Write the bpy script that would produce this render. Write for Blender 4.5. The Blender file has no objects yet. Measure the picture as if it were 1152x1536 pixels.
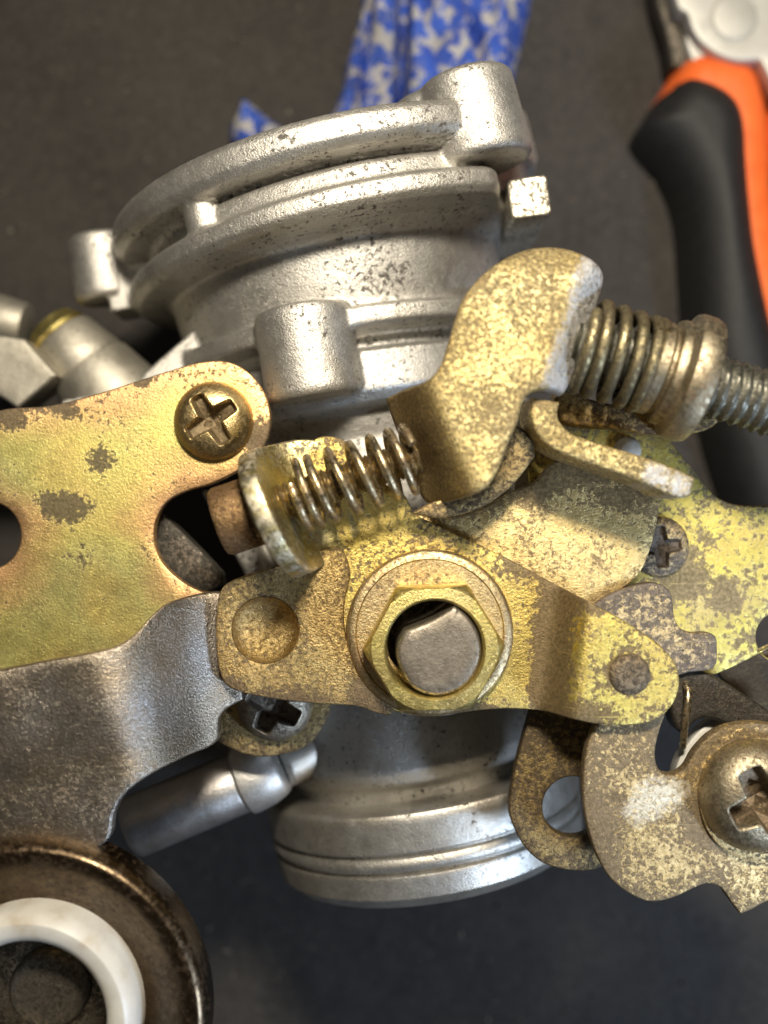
import bpy, bmesh, math, random
import numpy as np
from mathutils import Vector, Matrix, noise as mnoise
from mathutils.geometry import delaunay_2d_cdt

random.seed(7)
PI = math.pi
scene = bpy.context.scene
COL = scene.collection

# ------------------------------------------------------------------ camera, world, lamps, exposure
D = 16.0                                   # camera height above the bore axis; 1 unit = 1 cm
MAT_Z = -3.3                               # bench mat
cd = bpy.data.cameras.new('camera')
cam = bpy.data.objects.new('camera', cd); COL.objects.link(cam)
cam.location = (0, 0, D)
cd.sensor_fit = 'VERTICAL'; cd.sensor_height = 24.0
cd.lens = 24.0 * D / 15.36
cd.clip_start = 0.1; cd.clip_end = 200
cd.dof.use_dof = True; cd.dof.focus_distance = D - 3.3; cd.dof.aperture_fstop = 0.075
scene.camera = cam

w = bpy.data.worlds.new('World'); scene.world = w; w.use_nodes = True
bg = w.node_tree.nodes['Background']
bg.inputs[0].default_value = (1.0, 0.93, 0.84, 1); bg.inputs[1].default_value = 0.065

def area(name, loc, target, size, energy, col, size_y=None):
    l = bpy.data.lights.new(name, 'AREA'); l.energy = energy; l.color = col
    l.shape = 'RECTANGLE'; l.size = size; l.size_y = size_y or size
    o = bpy.data.objects.new(name, l); COL.objects.link(o)
    o.location = loc
    o.rotation_euler = (Vector(target) - Vector(loc)).to_track_quat('-Z', 'Y').to_euler()
    return o
area('workshop_lamp', (1.5, 10.5, 20.0), (0, 0, 1), 5.0, 7600, (1.0, 0.90, 0.74), 2.2)
area('window_lamp', (14.0, -10.5, 12.0), (0, -1, 1.5), 3.0, 2900, (0.62, 0.77, 1.0), 3.0)

scene.view_settings.view_transform = 'Standard'; scene.view_settings.look = 'None'
scene.view_settings.gamma = 1; scene.view_settings.exposure = 0.0

# ------------------------------------------------------------------ materials
class NT:
    def __init__(s, name):
        s.m = bpy.data.materials.new(name); s.m.use_nodes = True
        s.t = s.m.node_tree; s.b = s.t.nodes['Principled BSDF']
        s.co = s.n('ShaderNodeTexCoord').outputs['Object']
    def n(s, kind, **kw):
        nd = s.t.nodes.new(kind)
        for k, v in kw.items(): setattr(nd, k, v)
        return nd
    def set(s, nd, key, v):
        if hasattr(v, 'is_output') or isinstance(v, bpy.types.NodeSocket): s.t.links.new(v, nd.inputs[key])
        else: nd.inputs[key].default_value = v
    def noise(s, scale, detail=4, rough=0.55, off=0.0, co=None, dist=0.0):
        nd = s.n('ShaderNodeTexNoise')
        c = co or s.co
        if off:
            mp = s.n('ShaderNodeMapping'); mp.inputs['Location'].default_value = (off, off*1.7, off*.6)
            s.t.links.new(c, mp.inputs[0]); c = mp.outputs[0]
        s.t.links.new(c, nd.inputs['Vector'])
        nd.inputs['Scale'].default_value = scale; nd.inputs['Detail'].default_value = detail
        nd.inputs['Roughness'].default_value = rough; nd.inputs['Distortion'].default_value = dist
        return nd.outputs['Fac']
    def ramp(s, v, stops):
        nd = s.n('ShaderNodeValToRGB'); s.t.links.new(v, nd.inputs[0])
        e = nd.color_ramp.elements
        while len(e) < len(stops): e.new(0.5)
        for el, (p, c) in zip(e, stops):
            el.position = p; el.color = (c, c, c, 1) if isinstance(c, (int, float)) else (*c, 1)
        return nd.outputs[0]
    def mix(s, f, a, b):
        nd = s.n('ShaderNodeMix', data_type='RGBA')
        s.set(nd, 0, f)
        for k, v in ((6, a), (7, b)):
            s.set(nd, k, (*v, 1) if isinstance(v, tuple) else v)
        return nd.outputs[2]
    def math(s, op, a, b=0.0, c=None):
        nd = s.n('ShaderNodeMath', operation=op); s.set(nd, 0, a); s.set(nd, 1, b)
        if c is not None: s.set(nd, 2, c)
        return nd.outputs[0]
    def bump(s, hs, strength=1.0, dist=0.01):
        nd = s.n('ShaderNodeBump'); s.t.links.new(hs, nd.inputs['Height'])
        nd.inputs['Strength'].default_value = strength; nd.inputs['Distance'].default_value = dist
        s.t.links.new(nd.outputs[0], s.b.inputs['Normal'])
    def out(s, **kw):
        for k, v in kw.items():
            key = k.replace('_', ' ')
            if isinstance(v, tuple): v = (*v, 1)
            s.set(s.b, key, v)
        return s.m

def plated(name, cols, spot=(0.10, 0.075, 0.045), spot_scale=11.0, amount=0.5, soft=0.06, rough=0.40,
           grain=42.0, grain_str=0.5, big=0.9, big_col=None, big_amt=0.0, spot_rough=.60, var=.55, fleck=21.0, bare=(.78, .72, .58), edge_col=None, edge_amt=.07):
    """zinc plated steel: colour drift, dark tarnish flecks, fine stamped grain, worn, corroded and painted shade patches"""
    k = NT(name)
    def attr(n):
        a = k.n('ShaderNodeAttribute'); a.attribute_name = n; return a.outputs['Fac']
    edge, wear, rust_shade = attr('edge'), attr('wear'), attr('rust_shade')
    drift = k.noise(big, 3, .5)
    n = len(cols)
    base = k.ramp(drift, [(0.32 + 0.36 * i / max(1, n - 1), c) for i, c in enumerate(cols)])
    if edge_col:
        em = k.math('ADD', edge, k.math('MULTIPLY_ADD', k.noise(1.2, 4, .6, off=6.6), 1.6, -.8))
        base = k.mix(k.ramp(em, [(.15, 0.), (.95, .85)]), base, edge_col)
    fine = k.noise(fleck, 4, .7, off=3.1)
    base = k.mix(k.ramp(fine, [(.40, 0.0), (.60, var)]), base, tuple(x * y for x, y in zip(cols[0], (.50, .45, .38))))
    sp = k.noise(spot_scale * 1.45, 6, .72, off=5.3, dist=.25)
    mod = k.noise(1.6, 4, .65, off=9.7)
    s1 = k.math('ADD', sp, k.math('MULTIPLY_ADD', mod, .38, -.19))
    s1 = k.math('ADD', s1, k.math('MULTIPLY', k.math('POWER', edge, 2.0), edge_amt))
    s1 = k.math('ADD', s1, k.math('MULTIPLY', rust_shade, .34))
    mask = k.ramp(s1, [(1 - amount - soft, 0.0), (1 - amount + soft, .92)])
    col = k.mix(mask, base, k.mix(k.ramp(k.noise(25, 3, .6, off=8.8), [(.35, 0.), (.65, 1.)]), tuple(c * .4 for c in spot), tuple(c * 1.15 for c in spot)))
    if big_amt:
        bsp = k.ramp(k.noise(2.6, 6, .65, off=2.2), [(1 - big_amt - .02, 0.0), (1 - big_amt + .02, 1.0)])
        col = k.mix(bsp, col, big_col or spot)
        mask = k.math('MAXIMUM', mask, bsp)
    wm = k.ramp(k.math('MULTIPLY', wear, k.math('MULTIPLY_ADD', k.noise(15, 5, .75, off=4.4), 2.6, -.6)), [(.28, 0.), (.75, .85)])
    col = k.mix(wm, col, bare)
    stain = k.ramp(k.noise(1.5, 5, .62, off=14, dist=.5), [(.46, 0.), (.74, .42)])
    col = k.mix(stain, col, tuple(c * 1.3 for c in spot))
    # hairline scratches
    mp = k.n('ShaderNodeMapping'); mp.inputs['Rotation'].default_value = (0, 0, 1.0); mp.inputs['Scale'].default_value = (.9, 26, 1)
    k.t.links.new(k.co, mp.inputs[0])
    sc = k.ramp(k.noise(1.0, 2, .5, co=mp.outputs[0]), [(.70, 0.), (.74, .35)])
    col = k.mix(sc, col, tuple(min(1, c * 1.15) for c in cols[-1]))
    r = k.math('MULTIPLY_ADD', mask, spot_rough - rough, k.math('MULTIPLY_ADD', k.noise(5, 4, .6, off=3.9), .2, rough - .1))
    met = k.math('MULTIPLY_ADD', mask, -.5, 1.0)
    g = k.noise(grain, 3, .65, off=1.2)
    h = k.math('ADD', k.math('ADD', k.math('MULTIPLY', g, 1.0), k.math('MULTIPLY', fine, .30)), k.math('MULTIPLY', mask, -.35))
    k.bump(h, grain_str * .8, .022)
    return k.out(Base_Color=col, Roughness=r, Metallic=met)

def cast(name, c1, c2, dirt_shade=(.06, .05, .04), amount=.34, rough=.42, grain=38, gs=.42, warm=None, wamt=.5):
    k = NT(name)
    base = k.ramp(k.noise(1.1, 4, .55), [(.35, c1), (.65, c2)])
    if warm: base = k.mix(k.ramp(k.noise(.8, 4, .6, off=4), [(.45, 0.), (.62, wamt)]), base, warm)
    smear = k.ramp(k.noise(1.7, 6, .68, off=12, dist=.6), [(.50, 0.), (.74, .55)])
    base = k.mix(smear, base, tuple(c * .40 for c in (c1[0], c1[1]*.94, c1[2]*.86)))
    clump = k.math('MULTIPLY_ADD', k.noise(1.2, 4, .65, off=7), .45, -.225)
    pits = k.ramp(k.math('ADD', k.noise(15, 5, .68, off=2), clump), [(1 - amount - .03, 0.), (1 - amount + .06, .9)])
    fine = k.ramp(k.noise(48, 3, .7, off=13), [(.42, 0.), (.62, .30)])
    col = k.mix(fine, base, tuple(c * .5 for c in c1))
    col = k.mix(pits, col, dirt_shade)
    r = k.math('MULTIPLY_ADD', k.noise(6, 4, .6, off=5), .22, rough - .11)
    r = k.math('MULTIPLY_ADD', pits, .25, r)
    h = k.math('ADD', k.noise(grain, 3, .65, off=6), k.math('ADD', k.math('MULTIPLY', k.noise(7, 5, .6, off=8), .9), k.math('MULTIPLY', pits, -.5)))
    k.bump(h, gs * .75, .022)
    return k.out(Base_Color=col, Roughness=r, Metallic=k.math('MULTIPLY_ADD', pits, -.5, .9))

M = {}
M['bracket'] = plated('bracket_zinc', [(.80, .60, .24), (.80, .66, .22), (.72, .66, .23), (.68, .64, .25), (.78, .64, .22)], spot=(.13, .10, .06), amount=.37, spot_scale=12, rough=.45, soft=.035,
                      big=.5, grain_str=.35, var=.22, edge_col=(.82, .47, .24), edge_amt=.05)
M['back'] = plated('back_plate_zinc', [(.84, .66, .22), (.86, .74, .20), (.84, .70, .30)], spot=(.24, .19, .12), amount=.455, spot_scale=8, soft=.04,
                   rough=.46, big=1.1, grain_str=.4, var=.3)
M['mid'] = plated('mid_plate_zinc', [(.86, .66, .29), (.90, .72, .36)], spot=(.28, .20, .10), amount=.45, spot_scale=12, soft=.04, rough=.46, var=.55)
M['lever'] = plated('lever_zinc', [(.70, .53, .17), (.80, .62, .20), (.78, .66, .19)], spot=(.17, .12, .07), amount=.44, spot_scale=11, soft=.045, rough=.44, var=.5)
M['tab'] = plated('tab_bronze', [(.46, .33, .14), (.54, .40, .18), (.46, .36, .16)], spot=(.16, .11, .06), amount=.40, rough=.44, grain_str=.9, var=.7, fleck=24)
M['hook'] = plated('hook_zinc', [(.78, .61, .26), (.86, .70, .33), (.84, .71, .38)], spot=(.25, .18, .085), amount=.465, spot_scale=16, soft=.06, rough=.42, grain_str=.8, var=.65, fleck=19, bare=(.66, .67, .69))
M['link'] = plated('link_zinc', [(.72, .54, .25), (.82, .63, .33)], spot=(.20, .15, .09), amount=.50, spot_scale=14, soft=.03, rough=.47, var=.6, grain_str=.7)
M['slot'] = plated('slot_lever_zinc', [(.40, .29, .13), (.48, .36, .16)], spot=(.09, .065, .04), amount=.51, spot_scale=10, rough=.52, var=.6)
M['grime'] = plated('tarnished_zinc', [(.76, .60, .32), (.62, .50, .32)], spot=(.13, .11, .10), amount=.52, spot_scale=10, rough=.5, grain_str=.7)
M['brown'] = plated('brown_zinc', [(.38, .28, .13), (.54, .42, .20)], spot=(.09, .06, .035), amount=.46, rough=.44, grain_str=.6)
M['nut'] = plated('nut_zinc', [(.76, .62, .24), (.82, .70, .24), (.76, .64, .28)], spot=(.28, .20, .11), amount=.37, spot_scale=14, rough=.38, grain_str=.4, big=1.5, var=.35)
M['ear'] = plated('ear_zinc', [(.54, .47, .26), (.70, .60, .24), (.50, .48, .40)], spot=(.14, .11, .08), amount=.40, spot_scale=9, rough=.36, grain_str=.35, big=2.0, var=.35)
M['washer'] = plated('washer_zinc', [(.66, .46, .25), (.64, .52, .28), (.58, .48, .30)], spot=(.20, .14, .08), amount=.42, spot_scale=13, rough=.42, grain_str=.4, big=1.6)
M['shaft'] = plated('shaft_steel', [(.36, .32, .26), (.44, .39, .32)], spot=(.10, .08, .06), amount=.38, rough=.46, grain_str=.25, var=.4)
M['goldscrew'] = plated('plated_screw', [(.62, .47, .22), (.70, .55, .28)], spot=(.18, .13, .07), amount=.42, rough=.36, grain_str=.35, var=.4)
M['rivet'] = plated('rivet_steel', [(.24, .185, .12), (.30, .24, .16)], spot=(.08, .06, .04), amount=.48, rough=.5, grain_str=.6)
M['screw'] = plated('screw_steel', [(.42, .37, .26), (.52, .46, .33)], spot=(.16, .11, .06), amount=.44, rough=.42, grain_str=.4, var=.5)
M['dirty'] = plated('dirty_screw_steel', [(.44, .40, .32), (.54, .49, .40)], spot=(.15, .12, .09), amount=.46, rough=.48, grain_str=.5, var=.5)
M['brass'] = plated('old_brass', [(.42, .27, .13), (.52, .35, .17)], spot=(.18, .10, .05), amount=.50, rough=.44, grain_str=.6)
M['spring'] = plated('spring_wire', [(.56, .48, .33), (.66, .56, .34)], spot=(.16, .10, .05), amount=.46, rough=.28, grain_str=.25, var=.4)
M['darkspring'] = plated('stained_spring_wire', [(.36, .31, .18), (.48, .42, .24)], spot=(.09, .07, .04), amount=.54, rough=.34, grain_str=.4, var=.5)
M['rod'] = plated('rod_steel', [(.24, .24, .20), (.33, .32, .27)], spot=(.09, .085, .065), amount=.48, rough=.42, grain_str=.4)
M['black'] = plated('dark_steel', [(.15, .13, .11), (.22, .19, .15)], spot=(.05, .045, .035), amount=.50, rough=.42, grain_str=.4)
M['arm'] = plated('arm_steel', [(.40, .39, .38), (.36, .30, .22), (.42, .39, .35)], spot=(.22, .165, .11), amount=.33, spot_scale=14, soft=.1, rough=.35, grain_str=.55, big=.5, var=.6, fleck=22, spot_rough=.54)
M['cup'] = plated('cup_steel', [(.11, .08, .05), (.17, .125, .08)], spot=(.06, .035, .018), amount=.42, rough=.30, grain=9, grain_str=.3, fleck=9)
M['cast'] = cast('cast_aluminium', (.53, .515, .475), (.63, .605, .555), amount=.405, rough=.48, gs=.62)
M['stop'] = cast('stop_alloy', (.62, .57, .46), (.72, .67, .56), amount=.48, rough=.45)
M['castdirty'] = cast('stained_cast_aluminium', (.52, .50, .45), (.66, .64, .59), warm=(.36, .29, .20), amount=.375, rough=.46)
M['fitting'] = cast('fitting_alloy', (.46, .43, .36), (.55, .52, .44), amount=.36, rough=.55)
M['tube'] = cast('tube_alloy', (.44, .44, .435), (.53, .52, .51), amount=.35, rough=.40, gs=.4, warm=(.30, .22, .16))
M['collar'] = cast('collar_alloy', (.66, .65, .62), (.72, .70, .66), amount=.30, rough=.46)
M['olive'] = cast('olive_alloy', (.50, .42, .25), (.44, .37, .24), amount=.34, rough=.40)

def nylon():
    k = NT('white_nylon')
    c = k.ramp(k.noise(2.5, 4), [(.30, (.40, .35, .27)), (.45, (.50, .48, .43)), (.65, (.57, .56, .51))])
    k.bump(k.noise(30, 3), .1, .02)
    return k.out(Base_Color=c, Roughness=.42)
M['nylon'] = nylon()

def mat_mat():
    k = NT('bench_mat')
    c = k.ramp(k.noise(.35, 6, .65), [(.32, (.016, .0125, .0105)), (.52, (.026, .0225, .0195)), (.70, (.036, .031, .0265))])
    f = k.ramp(k.noise(7, 5, .75, off=3), [(.42, 0.), (.70, .6)])
    c = k.mix(f, c, (.062, .054, .046))
    lint = k.ramp(k.noise(9, 2, .5, off=8), [(.70, 0.), (.76, .6)])
    c = k.mix(lint, c, (.17, .15, .12))
    dk = k.ramp(k.noise(1.6, 4, .6, off=11), [(.58, 0.), (.72, .6)])
    c = k.mix(dk, c, (.018, .014, .012))
    k.bump(k.math('ADD', k.noise(16, 4, .6), k.noise(2.0, 4, .6)), .5, .06)
    return k.out(Base_Color=c, Roughness=.82)
M['mat'] = mat_mat()

def rag_mat():
    k = NT('printed_rag')
    c = k.ramp(k.noise(1.6, 4), [(.35, (.025, .065, .38)), (.65, (.05, .13, .58))])
    bl = k.ramp(k.noise(3.6, 4, .6, off=4, dist=.3), [(.51, 0.), (.57, .95)])
    c = k.mix(bl, c, (.52, .50, .46))
    g = k.ramp(k.noise(2.4, 6, .72, off=9), [(.52, 0.), (.76, .6)])
    c = k.mix(g, c, (.05, .06, .11))
    wv = []
    for rot in (.5, 2.07):
        mp = k.n('ShaderNodeMapping'); mp.inputs['Rotation'].default_value = (0, 0, rot)
        k.t.links.new(k.co, mp.inputs[0])
        wn = k.n('ShaderNodeTexWave'); wn.inputs['Scale'].default_value = 9; wn.inputs['Distortion'].default_value = .6
        k.t.links.new(mp.outputs[0], wn.inputs['Vector']); wv.append(wn.outputs['Fac'])
    k.bump(k.math('ADD', k.math('MULTIPLY', k.math('ADD', wv[0], wv[1]), .5), k.noise(5, 5)), .6, .06)
    return k.out(Base_Color=c, Roughness=.55)
M['rag'] = rag_mat()

def plain(name, c1, c2, rough, scale=3.0, bs=20, bst=.2, met=0.0):
    k = NT(name)
    c = k.ramp(k.noise(scale, 5, .6), [(.35, c1), (.65, c2)])
    k.bump(k.noise(bs, 4), bst, .02)
    return k.out(Base_Color=c, Roughness=rough, Metallic=met)
M['orange'] = plain('orange_grip', (.80, .13, .022), (.86, .16, .030), .5)
M['rubber'] = plain('black_rubber', (.007, .007, .007), (.012, .0115, .011), .6, 6.0, 45, .5)
M['plier'] = plain('brushed_plier_steel', (.46, .45, .41), (.52, .51, .47), .55, 2.0, 30, .15, .6)

# ------------------------------------------------------------------ mesh helpers
def P(px, py, z):
    """point of the place seen at pixel (px, py) of the 1152x1536 photograph when it lies at height z"""
    s = (D - z) / D / 100.0
    return Vector(((px - 576) * s, (768 - py) * s, z))

def link(name, verts, faces, mat, parent=None, label=None, angle=40, custom_normals=None):
    verts = [Vector(v) for v in verts]
    c = sum(verts, Vector()) / len(verts)
    me = bpy.data.meshes.new(name)
    me.from_pydata([v - c for v in verts], [], faces)
    me.validate(); me.update()
    me.polygons.foreach_set('use_smooth', [True] * len(me.polygons))
    if custom_normals is None:
        bm = bmesh.new(); bm.from_mesh(me)
        bmesh.ops.recalc_face_normals(bm, faces=bm.faces); bm.to_mesh(me); bm.free()
        me.set_sharp_from_angle(angle=math.radians(angle))
    else:
        me.normals_split_custom_set_from_vertices(custom_normals)
    me.materials.append(M[mat] if isinstance(mat, str) else mat)
    o = bpy.data.objects.new(name, me); COL.objects.link(o)
    world = c.copy()
    if parent is not None:
        o.parent = parent
        o.location = world - WORLD[parent.name]
    else:
        o.location = world
    WORLD[o.name] = world
    if label: o['label'] = label
    return o
WORLD = {}

def thing(name, loc, label, cat):
    o = bpy.data.objects.new(name, None); COL.objects.link(o)
    o.location = loc; o.empty_display_size = .3
    o['label'] = label; o['category'] = cat
    WORLD[o.name] = Vector(loc)
    return o

def crom(pts, step=7.0):
    n = len(pts); out = []
    for i in range(n):
        p1, p2 = pts[i], pts[(i + 1) % n]
        p0, p3 = pts[i - 1], pts[(i + 2) % n]
        a, b = np.array(p1[:2], float), np.array(p2[:2], float)
        z0 = np.array(p0[:2], float) if len(p1) == 2 else 2 * a - b
        z3 = np.array(p3[:2], float) if len(p2) == 2 else 2 * b - a
        L = np.linalg.norm(b - a); k = max(1, int(round(L / step)))
        # tangents scaled to the segment, so uneven spacing does not overshoot
        t1 = (b - z0); t1 = t1 / (np.linalg.norm(t1) + 1e-9) * L
        t2 = (z3 - a); t2 = t2 / (np.linalg.norm(t2) + 1e-9) * L
        for j in range(k):
            t = j / k
            h = (2*t**3 - 3*t*t + 1) * a + (t**3 - 2*t*t + t) * t1 + (-2*t**3 + 3*t*t) * b + (t**3 - t*t) * t2
            out.append(h)
    return np.array(out)

def circle(cx, cy, r, n=40, ry=None, rot=0.0):
    return [(cx + r * math.cos(2*PI*i/n + rot), cy + (ry or r) * math.sin(2*PI*i/n + rot)) for i in range(n)]

def inside(poly, pts):
    x, y = pts[:, 0], pts[:, 1]
    res = np.zeros(len(pts), bool)
    j = len(poly) - 1
    for i in range(len(poly)):
        xi, yi = poly[i]; xj, yj = poly[j]
        c = ((yi > y) != (yj > y))
        with np.errstate(divide='ignore', invalid='ignore'):
            xx = (xj - xi) * (y - yi) / (yj - yi + 1e-12) + xi
        res ^= c & (x < xx); j = i
    return res

def sarea(p):
    x, y = p[:, 0], p[:, 1]
    return .5 * np.sum(x * np.roll(y, -1) - np.roll(x, -1) * y)

def inset(p, d):
    e1 = p - np.roll(p, 1, 0); e2 = np.roll(p, -1, 0) - p
    e1 /= np.linalg.norm(e1, axis=1)[:, None] + 1e-9; e2 /= np.linalg.norm(e2, axis=1)[:, None] + 1e-9
    t = e1 + e2; t /= np.linalg.norm(t, axis=1)[:, None] + 1e-9
    nrm = np.stack([-t[:, 1], t[:, 0]], 1)
    return p + nrm * d

def near(p, q):
    """distance from points p to the polyline q (closed)"""
    d = np.full(len(p), 1e9)
    for i in range(len(q)):
        a, b = q[i - 1], q[i]; ab = b - a; L = (ab * ab).sum() + 1e-12
        t = np.clip(((p - a) @ ab) / L, 0, 1)
        d = np.minimum(d, np.linalg.norm(p - a - t[:, None] * ab, axis=1))
    return d

def cdt(loops, grid):
    outer = loops[0]
    lo, hi = outer.min(0), outer.max(0)
    gx, gy = np.meshgrid(np.arange(lo[0], hi[0], grid), np.arange(lo[1], hi[1], grid * .87))
    gx = gx + (np.arange(gx.shape[0]) % 2)[:, None] * grid * .5
    g = np.stack([gx.ravel(), gy.ravel()], 1)
    keep = inside(outer, g)
    for h in loops[1:]: keep &= ~inside(h, g)
    g = g[keep]
    for l in loops:
        if len(g): g = g[near(g, l) > grid * .55]
    vs = []; es = []
    for l in loops:
        b = len(vs); vs += [Vector((float(a), float(c))) for a, c in l]
        es += [(b + i, b + (i + 1) % len(l)) for i in range(len(l))]
    nb = len(vs)
    vs += [Vector((float(a), float(c))) for a, c in g]
    ov, oe, of, orig, _, _ = delaunay_2d_cdt(vs, es, [], 0, 1e-6)
    mp = [o[0] if o else None for o in orig]
    pts = np.array([[v.x, v.y] for v in vs])
    tris = []
    cen = np.array([[sum(ov[i].x for i in f) / len(f), sum(ov[i].y for i in f) / len(f)] for f in of])
    ok = inside(outer, cen)
    for h in loops[1:]: ok &= ~inside(h, cen)
    for f, k in zip(of, ok):
        if k and all(mp[i] is not None for i in f): tris.append([mp[i] for i in f])
    return pts, nb, tris

def sheet(name, outline, z, th, mat, parent=None, bevel=.035, holes=(), step=7, grid=18, label=None, fmap=None, wob=0.006, wear=(), rust_shade=(), edge_w=40.0):
    """a plate: outline given where its top face is seen, z its height (a number or a function), th its thickness"""
    def prep(o, ccw):
        p = crom(o, step).copy(); p[:, 1] *= -1
        if (sarea(p) > 0) != ccw: p = p[::-1].copy()
        return p
    outs = [prep(outline, True)] + [prep(h, False) for h in holes]
    b = bevel * 100
    ins = [inset(p, b) for p in outs]
    pts, nb, tris = cdt(ins, grid)
    zf = z if callable(z) else (lambda a, c: z)
    if fmap is None:
        def fmap(a, c):
            zz = zf(a, c) + wob * mnoise.noise(Vector((a * .011, c * .011, th * 3)))
            return P(a, c, zz), Vector((0, 0, 1))
    top = [fmap(a, -c) for a, c in pts]
    V = [p for p, n in top]; F = [tuple(t) for t in tris]
    N = len(V)
    V += [p - n * th for p, n in top]
    F += [(t[0] + N, t[2] + N, t[1] + N) for t in tris]
    b0 = 0
    for o, i_ in zip(outs, ins):
        n = len(o)
        om = [fmap(a, -c) for a, c in o]
        prev = list(range(b0, b0 + n))
        rings = []
        for ph in (30, 60, 90):
            s, cc = math.sin(math.radians(ph)), 1 - math.cos(math.radians(ph))
            rings.append([top[b0 + k][0].lerp(om[k][0], s) - om[k][1] * (bevel * cc) for k in range(n)])
        for ph in (90, 45):
            s, cc = math.sin(math.radians(ph)), 1 - math.cos(math.radians(ph))
            rings.append([top[b0 + k][0].lerp(om[k][0], s) - om[k][1] * (th - bevel * cc) for k in range(n)])
        for r in rings:
            st = len(V); V += r; cur = list(range(st, st + n))
            F += [(prev[k], cur[k], cur[(k + 1) % n], prev[(k + 1) % n]) for k in range(n)]
            prev = cur
        cur = [N + b0 + k for k in range(n)]
        F += [(prev[k], cur[k], cur[(k + 1) % n], prev[(k + 1) % n]) for k in range(n)]
        b0 += n
    o = link(name, V, F, mat, parent, label, 50)
    src = [(a, -c) for a, c in pts]
    src = np.array(src + src + [(a, -c) for q in outs for _ in range(5) for a, c in q])
    dist = np.zeros(len(src)); dd = np.full(len(pts), 1e9)
    for q in outs: dd = np.minimum(dd, near(pts, q))
    dist[:len(pts)] = dd
    def put(nm, vals):
        at = o.data.attributes.new(nm, 'FLOAT', 'POINT'); at.data.foreach_set('value', np.asarray(vals, np.float32))
    put('edge', np.clip(1 - dist / edge_w, 0, 1))
    for nm, lst in (('wear', wear), ('rust_shade', rust_shade)):
        if lst:
            v = np.zeros(len(src))
            for q in lst:
                d = np.hypot(src[:, 0] - q[0], (src[:, 1] - q[1]) / (q[3] if len(q) > 3 else 1))
                v = np.maximum(v, np.clip(1.5 * (1 - d / q[2]), 0, 1) * (q[4] if len(q) > 4 else 1))
            put(nm, v)
    return o

def pillow(name, outline, zb, h, wid, mat, parent=None, step=8, grid=9, label=None, extra=None, base=None):
    """a soft bodied form: height swells from the outline inwards"""
    p = crom(outline, step).copy(); p[:, 1] *= -1
    if sarea(p) < 0: p = p[::-1].copy()
    pts, nb, tris = cdt([p], grid)
    d = near(pts, p); d[:nb] = 0
    V = []
    for (a, c), dd in zip(pts, d):
        t = min(dd / wid, 1.0)
        q = P(a, -c, zb); zz = zb + h * math.sqrt(max(0, 1 - (1 - t) ** 2))
        if extra: zz += extra(a, -c) * min(1, t * 1.5)
        V.append(Vector((q.x, q.y, zz)))
    F = [tuple(t) for t in tris]; N = len(V)
    lo = zb - .03 if base is None else base
    V += [Vector((v.x, v.y, lo)) for v in V[:nb]]
    F += [(k, nb_ + N, (k + 1) % nb + N, (k + 1) % nb) for k, nb_ in ((i, i) for i in range(nb))]
    F.append(tuple(N + k for k in range(nb)))
    return link(name, V, F, mat, parent, label, 60)

def frame(axis, up=Vector((0, 0, 1))):
    a = axis.normalized()
    if abs(a.dot(up)) > .95: up = Vector((0, 1, 0))
    x = up.cross(a).normalized(); y = a.cross(x)
    return x, y, a

def lathe(prof, O, axis, seg=64, cap=True, rfun=None):
    """prof: (radius, distance along the axis); returns verts, faces"""
    x, y, a = frame(axis); V = []; F = []
    for j, (r, t) in enumerate(prof):
        for i in range(seg):
            th = 2 * PI * i / seg
            rr = rfun(r, t, th) if rfun else r
            V.append(O + a * t + (x * math.cos(th) + y * math.sin(th)) * rr)
    m = len(prof)
    for j in range(m - 1):
        for i in range(seg):
            F.append((j*seg+i, j*seg+(i+1) % seg, (j+1)*seg+(i+1) % seg, (j+1)*seg+i))
    if cap:
        F.append(tuple(range(seg))[::-1]); F.append(tuple((m-1)*seg+i for i in range(seg)))
    return V, F

def join(*vf):
    V = []; F = []
    for v, f in vf:
        b = len(V); V += list(v); F += [tuple(i + b for i in q) for q in f]
    return V, F

def rod(p0, p1, r0, r1=None, seg=48, bev=.04):
    r1 = r0 if r1 is None else r1
    L = (p1 - p0).length
    return lathe([(r0 - bev, 0), (r0 - bev*.3, bev*.3), (r0, bev), (r1, L - bev), (r1 - bev*.3, L - bev*.3), (r1 - bev, L)], p0, p1 - p0, seg)

def box(corners_top, z0, z1):
    """prism over a polygon of world xy points"""
    n = len(corners_top)
    V = [Vector((c.x, c.y, z1)) for c in corners_top] + [Vector((c.x, c.y, z0)) for c in corners_top]
    F = [tuple(range(n)), tuple(range(2*n-1, n-1, -1))] + [(i, (i+1) % n, n+(i+1) % n, n+i) for i in range(n)]
    return V, F

def pbox(pts, z0, z1):
    return box([P(a, b, z1) for a, b in pts], z0, z1)

def tube(path, r, seg=12):
    V = []; F = []; n = len(path); up = Vector((0, 0, 1))
    prevx = None
    for i, p in enumerate(path):
        d = (path[min(i+1, n-1)] - path[max(i-1, 0)]).normalized()
        if prevx is None: x = (up.cross(d) if abs(up.dot(d)) < .9 else Vector((1, 0, 0)).cross(d)).normalized()
        else: x = (prevx - d * prevx.dot(d)).normalized()
        prevx = x; y = d.cross(x)
        for k in range(seg):
            a = 2*PI*k/seg; V.append(p + (x*math.cos(a) + y*math.sin(a)) * r)
    for i in range(n-1):
        for k in range(seg):
            F.append((i*seg+k, i*seg+(k+1) % seg, (i+1)*seg+(k+1) % seg, (i+1)*seg+k))
    F.append(tuple(range(seg))[::-1]); F.append(tuple((n-1)*seg+k for k in range(seg)))
    return V, F

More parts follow.
